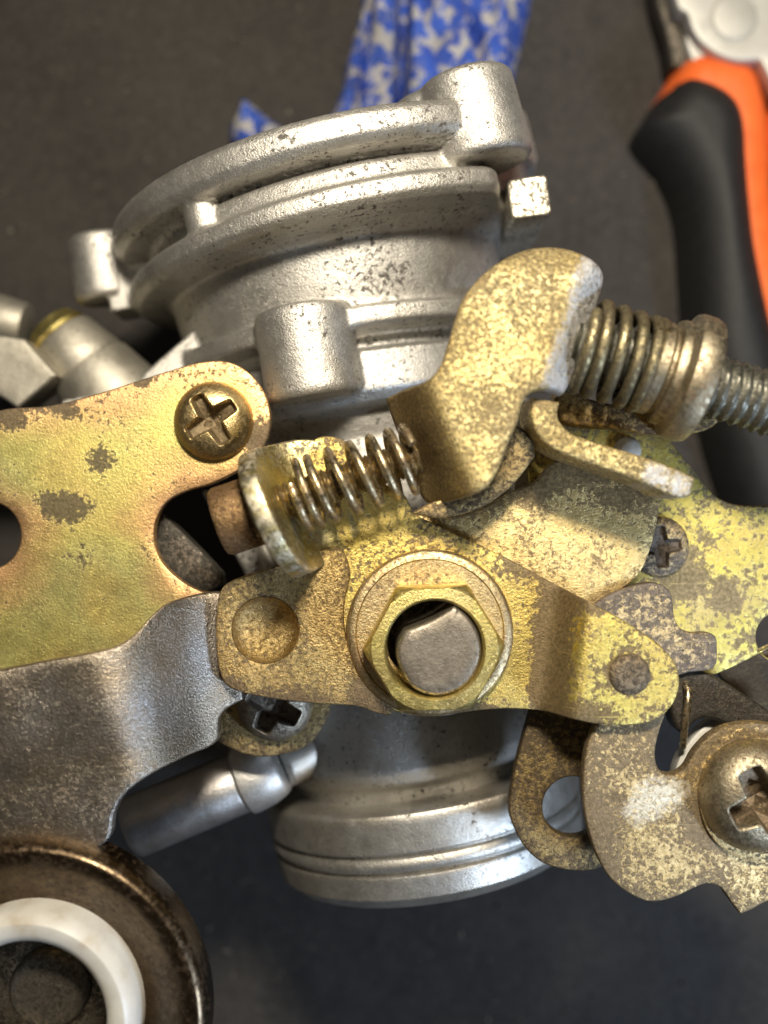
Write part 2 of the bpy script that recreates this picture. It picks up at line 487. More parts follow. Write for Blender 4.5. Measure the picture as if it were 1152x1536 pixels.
def helix(p0, p1, R0, R1, wire, steps, phase=0.0, per=40):
    """steps: list of positions 0..1 at each full turn"""
    x, y, a = frame(p1 - p0); L = (p1 - p0).length; path = []
    T = (len(steps) - 1) * per
    for i in range(T + 1):
        u = i / per; k = min(int(u), len(steps) - 2); f = u - k
        s = steps[k] + (steps[k+1] - steps[k]) * f
        th = 2*PI*u + phase; R = R0 + (R1 - R0) * s
        path.append(p0 + a * (L*s) + (x*math.cos(th) + y*math.sin(th)) * R)
    return tube(path, wire, 12)

def threads(p0, p1, r, pitch, depth, seg=48):
    L = (p1 - p0).length; n = int(L / pitch * 8)
    def rf(rr, t, th):
        ph = (t / pitch - th / (2*PI)) % 1.0
        return rr - depth * abs(2*ph - 1) ** .8
    return lathe([(r, L*i/n) for i in range(n+1)], p0, p1 - p0, seg, rfun=rf)

def sstep(a, b, x):
    t = max(0.0, min(1.0, (x - a) / (b - a))); return t*t*(3 - 2*t)

def screw_head(name, px, py, zb, Rpx, h, mat, parent, ang=0.0, drive='cross', label=None, under=.3, wide=.17, arm=.66, deep=.9, tilt=None):
    """domed head with a cross or straight recess cut into it"""
    O = P(px, py, zb); R = Rpx * (D - zb - h) / D / 100
    O = P(px, py, zb + h * .5); O.z = zb
    nr, ns = 56, 128; V = [];F = []; dirt_shade = []
    ca, sa = math.cos(ang), math.sin(ang)
    def hz(x, y):
        r = math.hypot(x, y)
        z = h * max(0.0, 1 - r**3.2) ** .55
        hz.m = 0
        xx, yy = x*ca + y*sa, -x*sa + y*ca
        if drive == 'cross':
            m = 0
            for u, v in ((xx, yy), (yy, xx)):
                wd = wide * (1.15 - .35*abs(u)/arm)
                m = max(m, sstep(-.05, .05, wd - abs(v)) * sstep(-.05, .05, arm - abs(u)) * (1 - .55*abs(u)/arm))
            core = sstep(-.06, .06, wide*1.75 - (abs(xx) + abs(yy)))
            m = max(m, core * .9)
        else:
            m = sstep(-.04, .04, wide - abs(yy)) if abs(xx) < 2 else 0
        hz.m = m
        return z - h * deep * m
    for j in range(nr + 1):
        r = j / nr
        r = r ** .9
        for i in range(ns):
            th = 2*PI*i/ns; x, y = r*math.cos(th), r*math.sin(th)
            V.append(O + Vector((x*R, y*R, hz(x, y)))); dirt_shade.append(min(1, hz.m * 1.5) * .95)
    for j in range(nr):
        for i in range(ns):
            F.append((j*ns+i, j*ns+(i+1) % ns, (j+1)*ns+(i+1) % ns, (j+1)*ns+i))
    st = len(V)
    V += [O + Vector((R*math.cos(2*PI*i/ns), R*math.sin(2*PI*i/ns), -under)) for i in range(ns)]
    F += [(nr*ns+i, nr*ns+(i+1) % ns, st+(i+1) % ns, st+i) for i in range(ns)]
    F.append(tuple(st+i for i in range(ns)))
    if tilt: 
        rm = Matrix.Rotation(tilt[0], 3, 'X') @ Matrix.Rotation(tilt[1], 3, 'Y')
        V = [O + rm @ (v - O) for v in V]
    o = link(name, V, F, mat, parent, label, 62)
    at = o.data.attributes.new('rust_shade', 'FLOAT', 'POINT')             # recess darkened in the colour, standing in for its shade
    at.data.foreach_set('value', np.array(dirt_shade + [0.3] * (len(V) - len(dirt_shade)), np.float32))
    return o

# ------------------------------------------------------------------ bench mat
def ground():
    n = 60; S = 30.0; V = []; F = []
    for j in range(n+1):
        for i in range(n+1):
            x = -S + 2*S*i/n; y = -S + 2*S*j/n
            V.append((x, y, MAT_Z + .03*mnoise.noise(Vector((x*.4, y*.4, 0)))))
    for j in range(n):
        for i in range(n):
            F.append((j*(n+1)+i, j*(n+1)+i+1, (j+1)*(n+1)+i+1, (j+1)*(n+1)+i))
    o = link('workbench_mat', V, F, 'mat'); o['kind'] = 'structure'; o['label'] = 'dark brown-black fabric mat covering the bench'
    del o['label']
ground()

# ------------------------------------------------------------------ carburettor
AX = math.radians(9.5)
C0 = P(562, 768, 0)
AV = Vector((-math.sin(AX), math.cos(AX), 0))          # bore axis, pointing up the picture
TX = math.radians(13.0); CT = P(610, 768, 0); TV = Vector((-math.sin(TX), math.cos(TX), 0))   # the intake flange sits slightly skew
carb = thing('carburetor', (C0.x, C0.y, MAT_Z), 'old cast aluminium carburetor with gold plated linkage, springs and screws on the mat', 'carburetor')

def along(p, t): return p + AV * t

def body():
    shells = []
    flange = [(0.6, 4.89), (3.05, 4.89), (3.27, 4.86), (3.34, 4.76), (3.34, 4.54), (3.24, 4.43), (2.9, 4.41), (2.84, 4.36), (2.84, 4.10), (2.88, 4.06), (3.16, 4.05),
              (3.25, 3.98), (3.25, 3.80), (3.16, 3.70), (2.6, 3.64), (2.3, 3.5), (0.6, 3.4)]
    def clip(r, t, th):                     # the lips stop short beyond the bolt boss
        d = math.degrees(th)
        k = sstep(126, 142, d) * (1 - sstep(290, 320, d))
        return min(r, r + (2.72 - r) * k) if t < 4.2 else min(r, r + (2.98 - r) * k)
    shells.append(lathe(flange, CT, TV, 180, rfun=clip))
    prof = [(0.6, 4.0), (2.52, 4.0), (2.50, 3.56), (2.46, 3.40), (2.40, 3.0), (2.34, 2.70), (2.34, 2.62), (2.54, 2.60), (2.56, 2.56), (2.56, 2.38), (2.52, 2.34), (2.12, 2.30),
            (2.10, 2.12), (2.34, 2.06), (2.36, 1.55), (2.2, 1.42), (1.9, 1.36), (1.8, 1.0), (1.85, 0), (1.9, -1.5), (1.95, -2.6), (2.02, -3.1), (2.05, -3.42), (1.96, -3.60), (1.84, -3.72), (1.80, -3.95), (0.6, -4.0)]
    shells.append(lathe(prof, C0, AV, 144))
    # ribs between the two lips
    led = []
    x_, y_, a_ = Vector((math.cos(TX), math.sin(TX), 0)), Vector((0, 0, 1)), TV
    n_ = 60; pr_ = [(2.3, 3.9), (2.3, 4.36), (2.94, 4.34), (3.0, 4.28), (3.05, 3.9)]
    for j in range(n_ + 1):
        th = math.radians(57 + 70 * j / n_)
        led += [CT + (x_ * -math.cos(th) + y_ * math.sin(th)) * r + TV * t for r, t in pr_]
    m_ = len(pr_); lf = [(j*m_+i, j*m_+(i+1) % m_, (j+1)*m_+(i+1) % m_, (j+1)*m_+i) for j in range(n_) for i in range(m_)]
    lf += [tuple(range(m_)), tuple(n_*m_+i for i in range(m_))]
    shells.append((led, lf))
    for a in (54,):
        th = math.radians(a)
        # position on the ring seen from the front
        d = x_ * -math.cos(th) + Vector((0, 0, 1)) * math.sin(th)
        c = CT + d * 2.92
        shells.append(rod(c + TV*3.85, c + TV*4.62, .26, bev=.05))
    # right hand bolt boss, with the thicker ear behind it
    z = 2.25
    p0 = P(725, 250, z)
    shells.append(rod(p0, p0 + TV * 1.14, .665, .62, 64, .09))
    pf = P(660, 200, 1.9); shells.append(rod(pf - TV*.38, pf + TV*.46, .62, .60, 40, .12))
    q = P(766, 262, .2); shells.append(rod(q, q + TV * .9, .44, .42, 48, .12))
    # left ear
    q = P(163, 452, .1); shells.append(rod(q, q + AV * .98, .47, .45, 48, .08))
    shells.append(pbox([(150, 368), (250, 380), (260, 450), (165, 468)], -.35, .45))
    # the short boss in the middle
    q = P(474, 602, 2.30); shells.append(rod(q, q + AV * 1.20, .635, .62, 64, .10))
    shells.append(pbox([(405, 490), (520, 470), (545, 580), (425, 600)], .5, 2.1))
    # gusset fin on the left
    shells.append(pbox([(320, 468), (338, 468), (345, 540), (330, 575), (203, 582), (212, 562)], -.4, 1.25))
    # throttle body flanks and screw pillars under the plates
    shells.append(pbox([(330, 600), (520, 560), (700, 560), (900, 640), (900, 760), (720, 1000), (600, 1060), (480, 900), (420, 720)], -1.2, 1.35))
    for px, py in ((318, 640), (992, 820), (410, 1040)):
        q = P(px, py, 0); shells.append(rod(q, Vector((q.x, q.y, 2.2)), .42, .40, 40))
    shells.append(pbox([(90, 600), (340, 560), (380, 650), (350, 700), (120, 700)], -.8, 1.2))
    shells.append(pbox([(340, 1000), (500, 1000), (510, 1090), (430, 1095)], -.6, 1.3))
    shells.append(pbox([(300, 735), (338, 735), (405, 862), (372, 872)], -.6, 1.7))
    shells.append(rod(P(658, 975, 0), P(658, 975, 2.9) * 1.0, .8))
    shells.append(pbox([(780, 600), (1000, 640), (1080, 900), (1000, 1050), (820, 1000)], -.6, 1.6))
    shells.append(pbox([(770, 690), (840, 680), (840, 740), (770, 740)], 1.0, 2.5))
    V, F = join(*shells)
    me = bpy.data.meshes.new('tmp'); me.from_pydata(V, [], F)
    bm = bmesh.new(); bm.from_mesh(me); bmesh.ops.recalc_face_normals(bm, faces=bm.faces); bm.to_mesh(me); bm.free()
    o = bpy.data.objects.new('tmp', me); COL.objects.link(o)
    r = o.modifiers.new('r', 'REMESH'); r.mode = 'VOXEL'; r.voxel_size = .03
    s = o.modifiers.new('s', 'SMOOTH'); s.factor = .5; s.iterations = 4
    dg = bpy.context.evaluated_depsgraph_get(); dg.update()
    em = bpy.data.meshes.new_from_object(o.evaluated_get(dg))
    bpy.data.objects.remove(o)
    nv = len(em.vertices)
    co = np.empty(nv*3); em.vertices.foreach_get('co', co); co = co.reshape(-1, 3)
    no = np.empty(nv*3); em.vertex_normals.foreach_get('vector', no); no = no.reshape(-1, 3)
    polys = [tuple(p.vertices) for p in em.polygons]
    cen = np.array([co[list(p)].mean(0) for p in polys])
    t = (cen - np.array(CT)) @ np.array(TV)
    def cyl(base, t0, t1, rr):
        q = cen - np.array(base); tt = q @ np.array(AV); rad = np.linalg.norm(q - tt[:, None]*np.array(AV), axis=1)
        return (tt > t0) & (tt < t1) & (rad < rr)
    lab = np.zeros(len(polys), int)
    lab[t > 3.66] = 1
    lab[cyl(p0, -.1, 1.4, .70)] = 3
    lab[cyl(P(163, 452, .1), -.1, 1.1, .53)] = 4
    lab[cyl(P(474, 602, 2.30), -.1, 1.3, .655)] = 5
    info = [('body_casting', 'cast', None), ('intake_flange', 'cast', 'double lipped round intake flange of pale cast aluminium'),
            ('outlet_flange', 'castdirty', ''),
            ('bolt_boss', 'cast', 'cylindrical bolt boss on the right of the upper flange'),
            ('mounting_ear', 'cast', 'rounded mounting ear on the left of the upper flange'),
            ('boss', 'cast', 'short blind cylindrical boss beside the gold bracket')]
    for k, (nm, mt, lb) in enumerate(info):
        idx = np.where(lab == k)[0]
        if not len(idx): continue
        used = sorted({v for i in idx for v in polys[i]}); mp = {v: i for i, v in enumerate(used)}
        link(nm, co[used], [tuple(mp[v] for v in polys[i]) for i in idx], mt, carb, lb, custom_normals=[tuple(no[v]) for v in used])
    bpy.data.meshes.remove(em)
    LX = math.radians(9.0); lv = Vector((-math.sin(LX), math.cos(LX), 0))
    pr = [(1.6, -3.86), (2.24, -3.87), (2.30, -3.90), (2.32, -3.94), (2.32, -4.38), (2.30, -4.41), (2.245, -4.42), (2.245, -4.455), (2.29, -4.47), (2.315, -4.53), (2.315, -4.58), (2.285, -4.64), (2.23, -4.66), (2.23, -4.685), (2.285, -4.70), (2.29, -4.72), (2.265, -5.0), (2.25, -5.02), (2.10, -5.16), (2.04, -5.17), (1.9, -5.0), (.5, -4.9)]
    dense = []
    for a, b in zip(pr, pr[1:]):
        n = 5 if math.hypot(a[0]-b[0], a[1]-b[1]) > .2 else 2
        dense += [(a[0] + (b[0]-a[0])*i/n, a[1] + (b[1]-a[1])*i/n) for i in range(n)]
    V, F = lathe(dense + [pr[-1]], P(568, 768, 0), lv, 200)
    link('outlet_flange', V, F, 'castdirty', carb, 'grooved round outlet flange, stained grey brown', 28)
body()

# square headed stop on the right
def stud():
    z = 2.0; a = math.radians(8)
    c = P(794, 295, z); s = .265
    pts = []
    for sx, sy in ((-1, -1), (1, -1), (1, 1), (-1, 1)):
        for e in (((1, .86), (.86, 1)) if sx*sy > 0 else ((.86, 1), (1, .86)))[::-1 if sx*sy < 99 else 1]:
            x, y = sx*s*e[0], sy*s*e[1]
            pts.append(Vector((c.x + x*math.cos(a) - y*math.sin(a), c.y + x*math.sin(a) + y*math.cos(a), 0)))
    pts.sort(key=lambda p: math.atan2(p.y - c.y, p.x - c.x))
    n = len(pts); V = []; F = []
    for zz, k in ((-.3, 1), (z - .05, 1), (z - .015, .97), (z, .90)):
        V += [Vector((c.x + (p.x - c.x)*k, c.y + (p.y - c.y)*k, zz)) for p in pts]
    for j in range(3): F += [(j*n+i, j*n+(i+1) % n, (j+1)*n+(i+1) % n, (j+1)*n+i) for i in range(n)]
    F.append(tuple(3*n+i for i in range(n)))
    link('square_stop', V, F, 'stop', carb, 'square ended stop pin with a speckled pale face', 30)
stud()

# ---- left bracket
bracket = sheet('bracket', [(-60, 640), (-20, 622), (10, 613), (75, 608), (150, 589), (200, 573), (250, 557), (300, 543), (340, 542), (370, 556), (394, 584), (406, 622),
    (400, 662), (376, 694), (320, 725), (280, 737), (250, 753), (235, 780), (232, 810), (243, 842), (272, 871), (300, 886), (340, 900), (300, 980), (150, 1030), (-60, 1050)],
    2.70, .16, 'bracket', carb, bevel=.03, holes=[circle(-20, 803, 51)], label='flat yellow gold bracket with orange edges and dark corrosion patches', edge_w=75,
    rust_shade=[(95, 762, 55, .62), (150, 690, 34, .9, .8), (12, 625, 50, .6), (95, 616, 40, .5, .9), (50, 600, 40, .5), (388, 660, 36, 1.2, .8), (215, 575, 24, .6, .7), (120, 835, 40, .6, .45), (90, 600, 30)])
screw_head('pan_head_screw', 318, 630, 2.71, 61, .30, 'goldscrew', bracket, math.radians(33), label='cross head screw holding the left gold bracket')
# left fittings, low down behind the bracket
sheet('hex_plug', [(-60, 520), (0, 502, 1), (36, 508, 1), (85, 563, 1), (26, 612, 1), (-10, 590), (-60, 580)], .9, .75, 'fitting', carb, bevel=.05, label='blunt hexagonal plug at the left edge')
V, F = join(rod(P(92, 505, .15), P(138, 556, .15), .50, .60, bev=.07), rod(P(136, 554, .15), P(185, 612, .15), .64, .74, bev=.05))
ft = link('union_fitting', V, F, 'fitting', carb, 'stepped grey cylindrical fitting behind the gold bracket')
V, F = rod(P(74, 486, .15), P(93, 507, .15), .40, .47, bev=.08)
link('fitting_cap', V, F, 'nut', ft, 'greenish yellow plated end of the fitting')
V, F = rod(P(-30, 475, -.3), P(42, 490, -.3), .42, .36, bev=.08)
link('fuel_pipe', V, F, 'fitting', carb)
sheet('choke_lever', [(240, 770, 1), (265, 790), (300, 825), (333, 860, 1), (335, 876, 1), (310, 888), (270, 876), (240, 845), (230, 805)], 2.3, .3, 'black', carb, bevel=.03, label='dark steel lever end in the notch of the bracket')

# ---- silver arm with its joggle
def arm_z(a, c):
    x1 = 312 + (c - 890) * .11; x2 = 180 + (c - 972) * .20
    t = (a - x2) / (x1 - x2)
    e = .34                                   # rounded bends at both ends of a straight slope
    def soft(v): return v if v > e else (0 if v < -e else (v + e) ** 2 / (4 * e))
    f = soft(t) - soft(t - 1)
    return 4.32 - 1.07 * f
arm = sheet('throttle_arm', [(-80, 1030), (-20, 1010), (60, 993), (150, 976), (180, 966), (205, 948), (225, 925), (250, 905), (290, 893), (318, 888, 1), (352, 888, 1), (365, 1050, 1), (332, 1072), (325, 1112),
    (280, 1135), (225, 1163), (186, 1193), (170, 1222), (160, 1262), (100, 1290), (-80, 1320)], arm_z, .22, 'arm', carb, bevel=.05, grid=12, label='joggled grey brown steel arm sweeping to the lower left', wob=.02)

# ---- bronze tab on the arm
tab = sheet('lever_tab', [(326, 905), (334, 881), (352, 869), (435, 842), (505, 820), (520, 838), (525, 865), (517, 900), (517, 945), (530, 990), (550, 1022), (592, 1066), (530, 1059), (475, 1056), (400, 1047), (345, 1032), (330, 1010), (324, 960)],
    3.46, .16, 'tab', carb, bevel=.03, holes=[circle(398, 945, 50)], grid=14, label='bronze coloured lever tab with a round dimple', rust_shade=[(430, 1045, 90, .25, .6), (560, 1040, 50, .8, 1), (345, 1030, 40, .6, .6)])
O = P(398, 945, 3.46); k = .12 * 0 + (D - 3.46) / D
V, F = lathe([(0.001, -.20), (.12, -.198), (.26, -.185), (.36, -.16), (.43, -.115), (.475, -.05), (.497, -.004), (.506, -.03), (.506, -.24), (.001, -.24)], O, Vector((0, 0, 1)), 72, cap=False)
V = [Vector((O.x + (v.x - O.x) * k, O.y + (v.y - O.y) * k, v.z)) for v in V]
link('dimple', V, F, 'tab', tab, 'round pressed dimple in the tab')

# ---- main throttle lever
def lever_z(a, c):
    xl = 838 + (c - 870) * -.13
    return 3.34 + .52 * sstep(0, 1, (a - xl + 10) / 66)
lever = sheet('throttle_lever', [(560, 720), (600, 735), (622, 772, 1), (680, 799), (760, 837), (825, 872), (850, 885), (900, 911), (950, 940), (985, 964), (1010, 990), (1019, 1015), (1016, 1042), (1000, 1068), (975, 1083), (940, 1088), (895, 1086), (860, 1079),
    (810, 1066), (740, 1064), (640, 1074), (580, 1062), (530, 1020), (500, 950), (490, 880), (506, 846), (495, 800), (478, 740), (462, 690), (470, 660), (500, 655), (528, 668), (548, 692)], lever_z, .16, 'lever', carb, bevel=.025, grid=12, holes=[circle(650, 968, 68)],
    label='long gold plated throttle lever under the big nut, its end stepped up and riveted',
    rust_shade=[(838, 885, 38, 1, 1.2), (835, 915, 38, 1, 1.2), (832, 945, 38, 1, 1.2), (829, 975, 38, 1, 1.2), (826, 1005, 38, 1, 1.2), (822, 1040, 38, 1, 1.2), (945, 1012, 48, 1, .6), (880, 1075, 60, .5, .7), (700, 1068, 80, .2, .6), (780, 850, 50, .6, .5), (880, 900, 50, .5, .6)])  # dark strip along the fold: tarnish plus the step's shade painted in
V, F = lathe([(.001, .03), (.14, .028), (.21, .02), (.235, -.005), (.24, -.1)], P(945, 1012, 3.87), Vector((0, 0, 1)), 48, cap=False)
link('rivet', V, F, 'rivet', lever, 'dark round rivet in the stepped end of the lever')

# washer, nut and shaft
zc = 3.36
c = P(645, 950, 3.5); s = (D - 3.5) / D
V, F = lathe([(.72*s, zc), (1.25*s, zc), (1.265*s, zc+.05), (1.245*s, zc+.11), (1.20*s, zc+.135), (1.12*s, zc+.14), (1.10*s, zc+.12), (.72*s, zc+.12)], Vector((c.x, c.y, 0)), Vector((0, 0, 1)), 96, cap=False)
link('washer', V, F, 'washer', carb, 'large round washer under the hexagonal nut')
def nut():
    zt = 3.95; z0 = zc + .12
    c = P(652, 974, zt); s = (D - zt) / D; seg = 144; V = []; F = []
    def hexr(R, th):
        a = (th + PI/6) % (PI/3) - PI/6
        return R * math.cos(PI/6) / math.cos(a - 0)
    rings = []
    def ring(f, z): 
        rings.append([Vector((c.x + f(2*PI*i/seg)*math.cos(2*PI*i/seg + PI/6 + .03), c.y + f(2*PI*i/seg)*math.sin(2*PI*i/seg + PI/6 + .03), z)) for i in range(seg)])
    Rh = 1.085 * s
    ri = .725 * s
    ring(lambda t: ri, z0)
    ring(lambda t: hexr(Rh, t), z0)
    ring(lambda t: hexr(Rh, t), zt - .16)
    ring(lambda t: min(hexr(Rh, t), 1.06*s), zt - .10)
    ring(lambda t: min(hexr(Rh, t), 1.02*s) * .975, zt - .03)
    ring(lambda t: min(hexr(Rh, t), .985*s) * .96, zt)
    ring(lambda t: ri * 1.06, zt + .005)
    ring(lambda t: ri * 1.02, zt - .02)
    ring(lambda t: ri, zt - .08)
    ring(lambda t: ri, z0)
    for r in rings: V += r
    for j in range(len(rings) - 1):
        F += [(j*seg+i, j*seg+(i+1) % seg, (j+1)*seg+(i+1) % seg, (j+1)*seg+i) for i in range(seg)]
    link('hex_nut', V, F, 'nut', carb, 'big yellow plated hexagonal nut round the throttle shaft', 32)
nut()
sheet('throttle_shaft', [(596, 966), (606, 946, 1), (645, 930), (682, 908, 1), (704, 926), (719, 952), (723, 982), (713, 1014), (690, 1036), (652, 1045), (618, 1032), (600, 1004), (594, 984)], 3.92, 1.2, 'shaft', carb, bevel=.075, grid=14,
      label='dark grey flatted end of the throttle shaft inside the nut')
V, F = lathe([(.001, 0), (.80, 0), (.80, -.3), (.001, -.3)], P(652, 974, 2.9), Vector((0, 0, 1)), 48, cap=False)
link('shaft_bush', V, F, 'black', carb)

# ---- upright ear with the idle screw and its spring
A = Vector((-.915, -.40, 0)); Wd = Vector((-.40, .915, 0)) * -1
EO = P(484, 742, 3.34)
def ear_map(u, v):
    u /= 100; v = -v / 100 if False else v / 100          # u across the ear, v out along it
    r = .42
    if v <= 0: p = EO + A*v + Wd*u; n = Vector((0, 0, 1))
    elif v < r*PI/2:
        th = v / r; p = EO + A*(r*math.sin(th)) + Wd*u + Vector((0, 0, r*(1 - math.cos(th)))); n = Vector((0, 0, 1))*math.cos(th) - A*math.sin(th)
    else:
        e = v - r*PI/2; p = EO + A*(r + e*.10) + Wd*u + Vector((0, 0, r + e)); n = -A
    return p, n
eo = [(-60, -25, 1), (60, -25, 1), (75, 10), (78, 64), (71, 108), (49, 142), (18, 158), (-18, 158), (-49, 142), (-71, 108), (-78, 64), (-75, 10)]
ear = sheet('screw_ear', eo, 0, .21, 'ear', lever, bevel=.03, grid=10, step=6, fmap=ear_map, wear=[(math.cos(t*.3)*78, 80 + math.sin(t*.3)*78, 17, 1, .8) for t in range(-1, 12)], label='rounded ear bent up from the throttle lever')
zi = 3.86
sa = P(413, 756, zi); sb = P(628, 684, zi)
ad = (sb - sa).normalized()
def slotted():
    # cylinder head cut by a slot: two half heads over a core
    p0 = sa - ad * .02; h = .66; R = .40
    x, y, a = frame(-ad)
    parts = [lathe([(R, 0), (R, h*.45), (R*.97, h*.47)], p0, -ad, 48)]
    for sgn in (-1, 1):
        prof = []; g = .09
        n = 24; ring = [(R*math.cos(PI*i/n), max(R*math.sin(PI*i/n), g)) for i in range(n+1)]
        V = []
        for t, k in ((h*.4, 1), (h*.92, 1), (h, .92)):
            V += [p0 + a*t + (x*q[0]*k + y*(max(q[1]*k, g))*sgn) for q in ring]
        m = n + 1
        F = []
        for j in range(2): F += [(j*m+i, j*m+(i+1) % m, (j+1)*m+(i+1) % m, (j+1)*m+i) for i in range(m)]
        F.append(tuple(2*m+i for i in range(m)))
        parts.append((V, F))
    return join(*parts)
V, F = slotted()
idle = link('idle_screw', V, F, 'brass', carb, 'slotted brass idle screw through the bent up ear')
V, F = threads(sa - ad*.1, sb, .215, .075, .045)
link('threaded_shank', V, F, 'brown', idle)
V, F = helix(sa + ad*.26, sb - ad*.04, .385, .37, .05, [0, .09, .19, .38, .56, .73, .88, 1.0], phase=1.2)
link('spring', V, F, 'spring', carb, 'thin bright coil spring on the idle screw')

# ---- the big S shaped cam lever
def hook_z(a, c):
    z = 4.55
    # turned down end at the lower left
    d = ((a - 580) * .925 - (c - 597) * .38)
    z -= 1.1 * (1 - sstep(-10, 88, d)) ** 1.5
    # rolled right hand edge
    e = ((906 - a) * .946 - (c - 415) * .324 * 1.0)
    ex, ey = (846 - 906), (590 - 415); L = math.hypot(ex, ey)
    e = -((a - 906) * ey - (c - 415) * ex) / L
    if e < 46: z -= .30 * ((46 - e) / 46) ** 2
    t = max(0, 430 - c)
    z -= .25 * (t / 60) ** 2
    return z
hook = sheet('cam_lever', [(711, 425), (731, 405), (761, 385), (796, 372), (836, 370), (871, 379), (896, 395), (906, 415), (898, 450), (884, 495), (867, 545), (855, 575), (846, 590, 1), (826, 583), (801, 586), (786, 600), (778, 630), (761, 670), (746, 708),
    (730, 731), (701, 745), (652, 756), (638, 750), (623, 720), (606, 670), (588, 622), (580, 597, 1), (606, 584), (641, 570), (659, 551), (671, 520), (681, 485), (693, 450)], hook_z, .42, 'hook', carb, bevel=.06, grid=10, step=6,
    label='thick S shaped gold cam lever standing above the linkage',
    wear=[(892, 405, 40, 1, 1.2), (890, 425, 46, 1, 1.3), (882, 455, 46, 1, 1.3), (874, 485, 46, 1, 1.3), (864, 515, 46, 1, 1.3), (853, 545, 46, 1, 1.3), (842, 572, 40, 1, 1.3), (836, 590, 24)], rust_shade=[(600, 610, 60, 1, .7), (612, 660, 62, 1, .75), (630, 710, 60, 1, .75), (650, 748, 44, .6, .8)])  # dark patches at lower left paint in shade on the turned down end
sheet('lever_root', [(616, 770, 1), (660, 777), (705, 768), (742, 750), (776, 720), (803, 684, 1), (796, 655), (770, 640), (740, 700), (700, 740), (650, 752)], 3.75, .25, 'brown', hook, bevel=.04, label='dark brown root of the cam lever')
# curled strip
sheet('curled_strip', [(798, 596, 1), (840, 603, 1), (837, 625), (855, 648), (885, 660), (916, 670), (966, 685), (1012, 702), (1043, 717, 1), (1036, 744, 1), (1016, 747), (966, 725), (896, 700), (836, 677), (808, 655), (796, 625)], 4.30, .95, 'hook', hook, bevel=.05, grid=12,
      label='narrow curled strip bent down from the cam lever', wear=[(985, 712, 34), (1020, 728, 34)])
# link carrying the long spring
sheet('spring_link', [(840, 580), (886, 598), (956, 612), (1010, 620), (1052, 618), (1090, 600), (1070, 640), (1012, 652), (976, 652), (926, 643), (866, 638), (838, 625)], 3.72, .35, 'brown', carb, bevel=.06, label='brown tarnished strap under the long spring')
zs = 4.05
s0 = P(868, 516, zs); s1 = P(1180, 614, zs); sd = (s1 - s0).normalized()
V, F = threads(s0 - sd*.3, s1 + sd*.6, .37, .122, .055)
rodo = link('adjusting_rod', V, F, 'rod', carb, 'grey threaded adjusting rod running out to the right')
V, F = helix(s0 + sd*.04, s0 + sd*.83, .50, .49, .068, [0, .17, .42, .67, .90, 1.0], phase=.9)
link('spring', V, F, 'darkspring', carb, 'stained coil spring on the threaded rod beside the cam lever')
def facet(r, t, th):
    a = (th + .3) % (PI/4) - PI/8
    return r * (1 if r < .5 else .985 / math.cos(a) * math.cos(PI/8) * 1.03)
V, F = lathe([(.38, .80), (.50, .80), (.53, .83), (.53, .93), (.50, .96), (.50, .99), (.58, 1.01), (.60, 1.05), (.60, 1.10), (.64, 1.14), (.70, 1.17), (.72, 1.22), (.72, 1.36), (.69, 1.43), (.60, 1.47), (.42, 1.49), (.37, 1.44)], s0, sd, 72, cap=False)
link('spring_seat', V, F, 'screw', rodo, 'rounded grey gold collar at the end of the long spring')

# ---- middle plate, back plate and pieces on the right
sheet('stop_plate', [(600, 780), (616, 772), (676, 775), (726, 762), (766, 738), (801, 724), (826, 696), (848, 691), (896, 709), (956, 733), (990, 753, 1), (987, 775), (978, 815), (964, 852), (946, 874), (897, 902), (840, 930), (640, 860)],
      3.14, .15, 'mid', carb, bevel=.02, label='pale gold speckled stop plate beneath the curled strip', rust_shade=[(850, 715, 70, .5, .6), (930, 745, 60, .4, .5), (800, 740, 40, .6, .6)])
back = sheet('back_plate', [(800, 630), (850, 632), (896, 638), (976, 648), (1000, 655), (1014, 672), (1046, 711), (1074, 744), (1106, 757), (1152, 758), (1260, 745), (1260, 960), (1170, 968), (1138, 981, 1), (1107, 997), (1076, 1011, 1), (980, 1040), (860, 960), (800, 760)],
      2.62, .16, 'back', carb, bevel=.025, holes=[circle(1171, 955, 37)], label='bright yellow plated back plate with grey blotches on the right', rust_shade=[(1088, 895, 34, 1.3, .8), (1020, 868, 55, 1, .6), (1060, 815, 24, 1, .5), (1110, 960, 24, 1, .5)])
V, F = lathe([(.001, .13), (.08, .12), (.14, .085), (.17, .03), (.18, -.1)], P(941, 676, 2.64), Vector((0, 0, 1)), 40, cap=False)
link('dowel_pin', V, F, 'nylon', back, 'pale domed pin beside the curled strip')
screw_head('pan_head_screw', 990, 820, 2.63, 46, .13, 'grime', back, math.radians(95), label='dirty grey screw half under the stop plate', wide=.2)
def flange_map(a, c):
    # slopes down from the plate's lower edge
    d = ((a - 1076) * .43 + (c - 1011) * .90)
    return P(a, c, 2.60 - max(0, d) * .011), Vector((0, 0, 1))
sheet('plate_flange', [(1076, 1008, 1), (1140, 978, 1), (1220, 960, 1), (1240, 1090, 1), (1150, 1082), (1110, 1050)], 0, .14, 'brown', back, bevel=.02, grid=12, fmap=flange_map, rust_shade=[(1150, 1030, 120, 1, .6)], label='yellow brown flange bent down from the back plate')
sheet('detent_tab', [(885, 915), (897, 902), (927, 886), (974, 874), (993, 877), (1005, 887), (1010, 905), (1012, 926), (1022, 943), (1041, 950), (1062, 949), (1074, 955), (1076, 970), (1075, 995), (1064, 1005), (1033, 1009), (1018, 1014), (960, 1030), (880, 960)],
      3.22, .22, 'grime', carb, bevel=.03, grid=12, label='tarnished two lobed tab behind the riveted lever end')
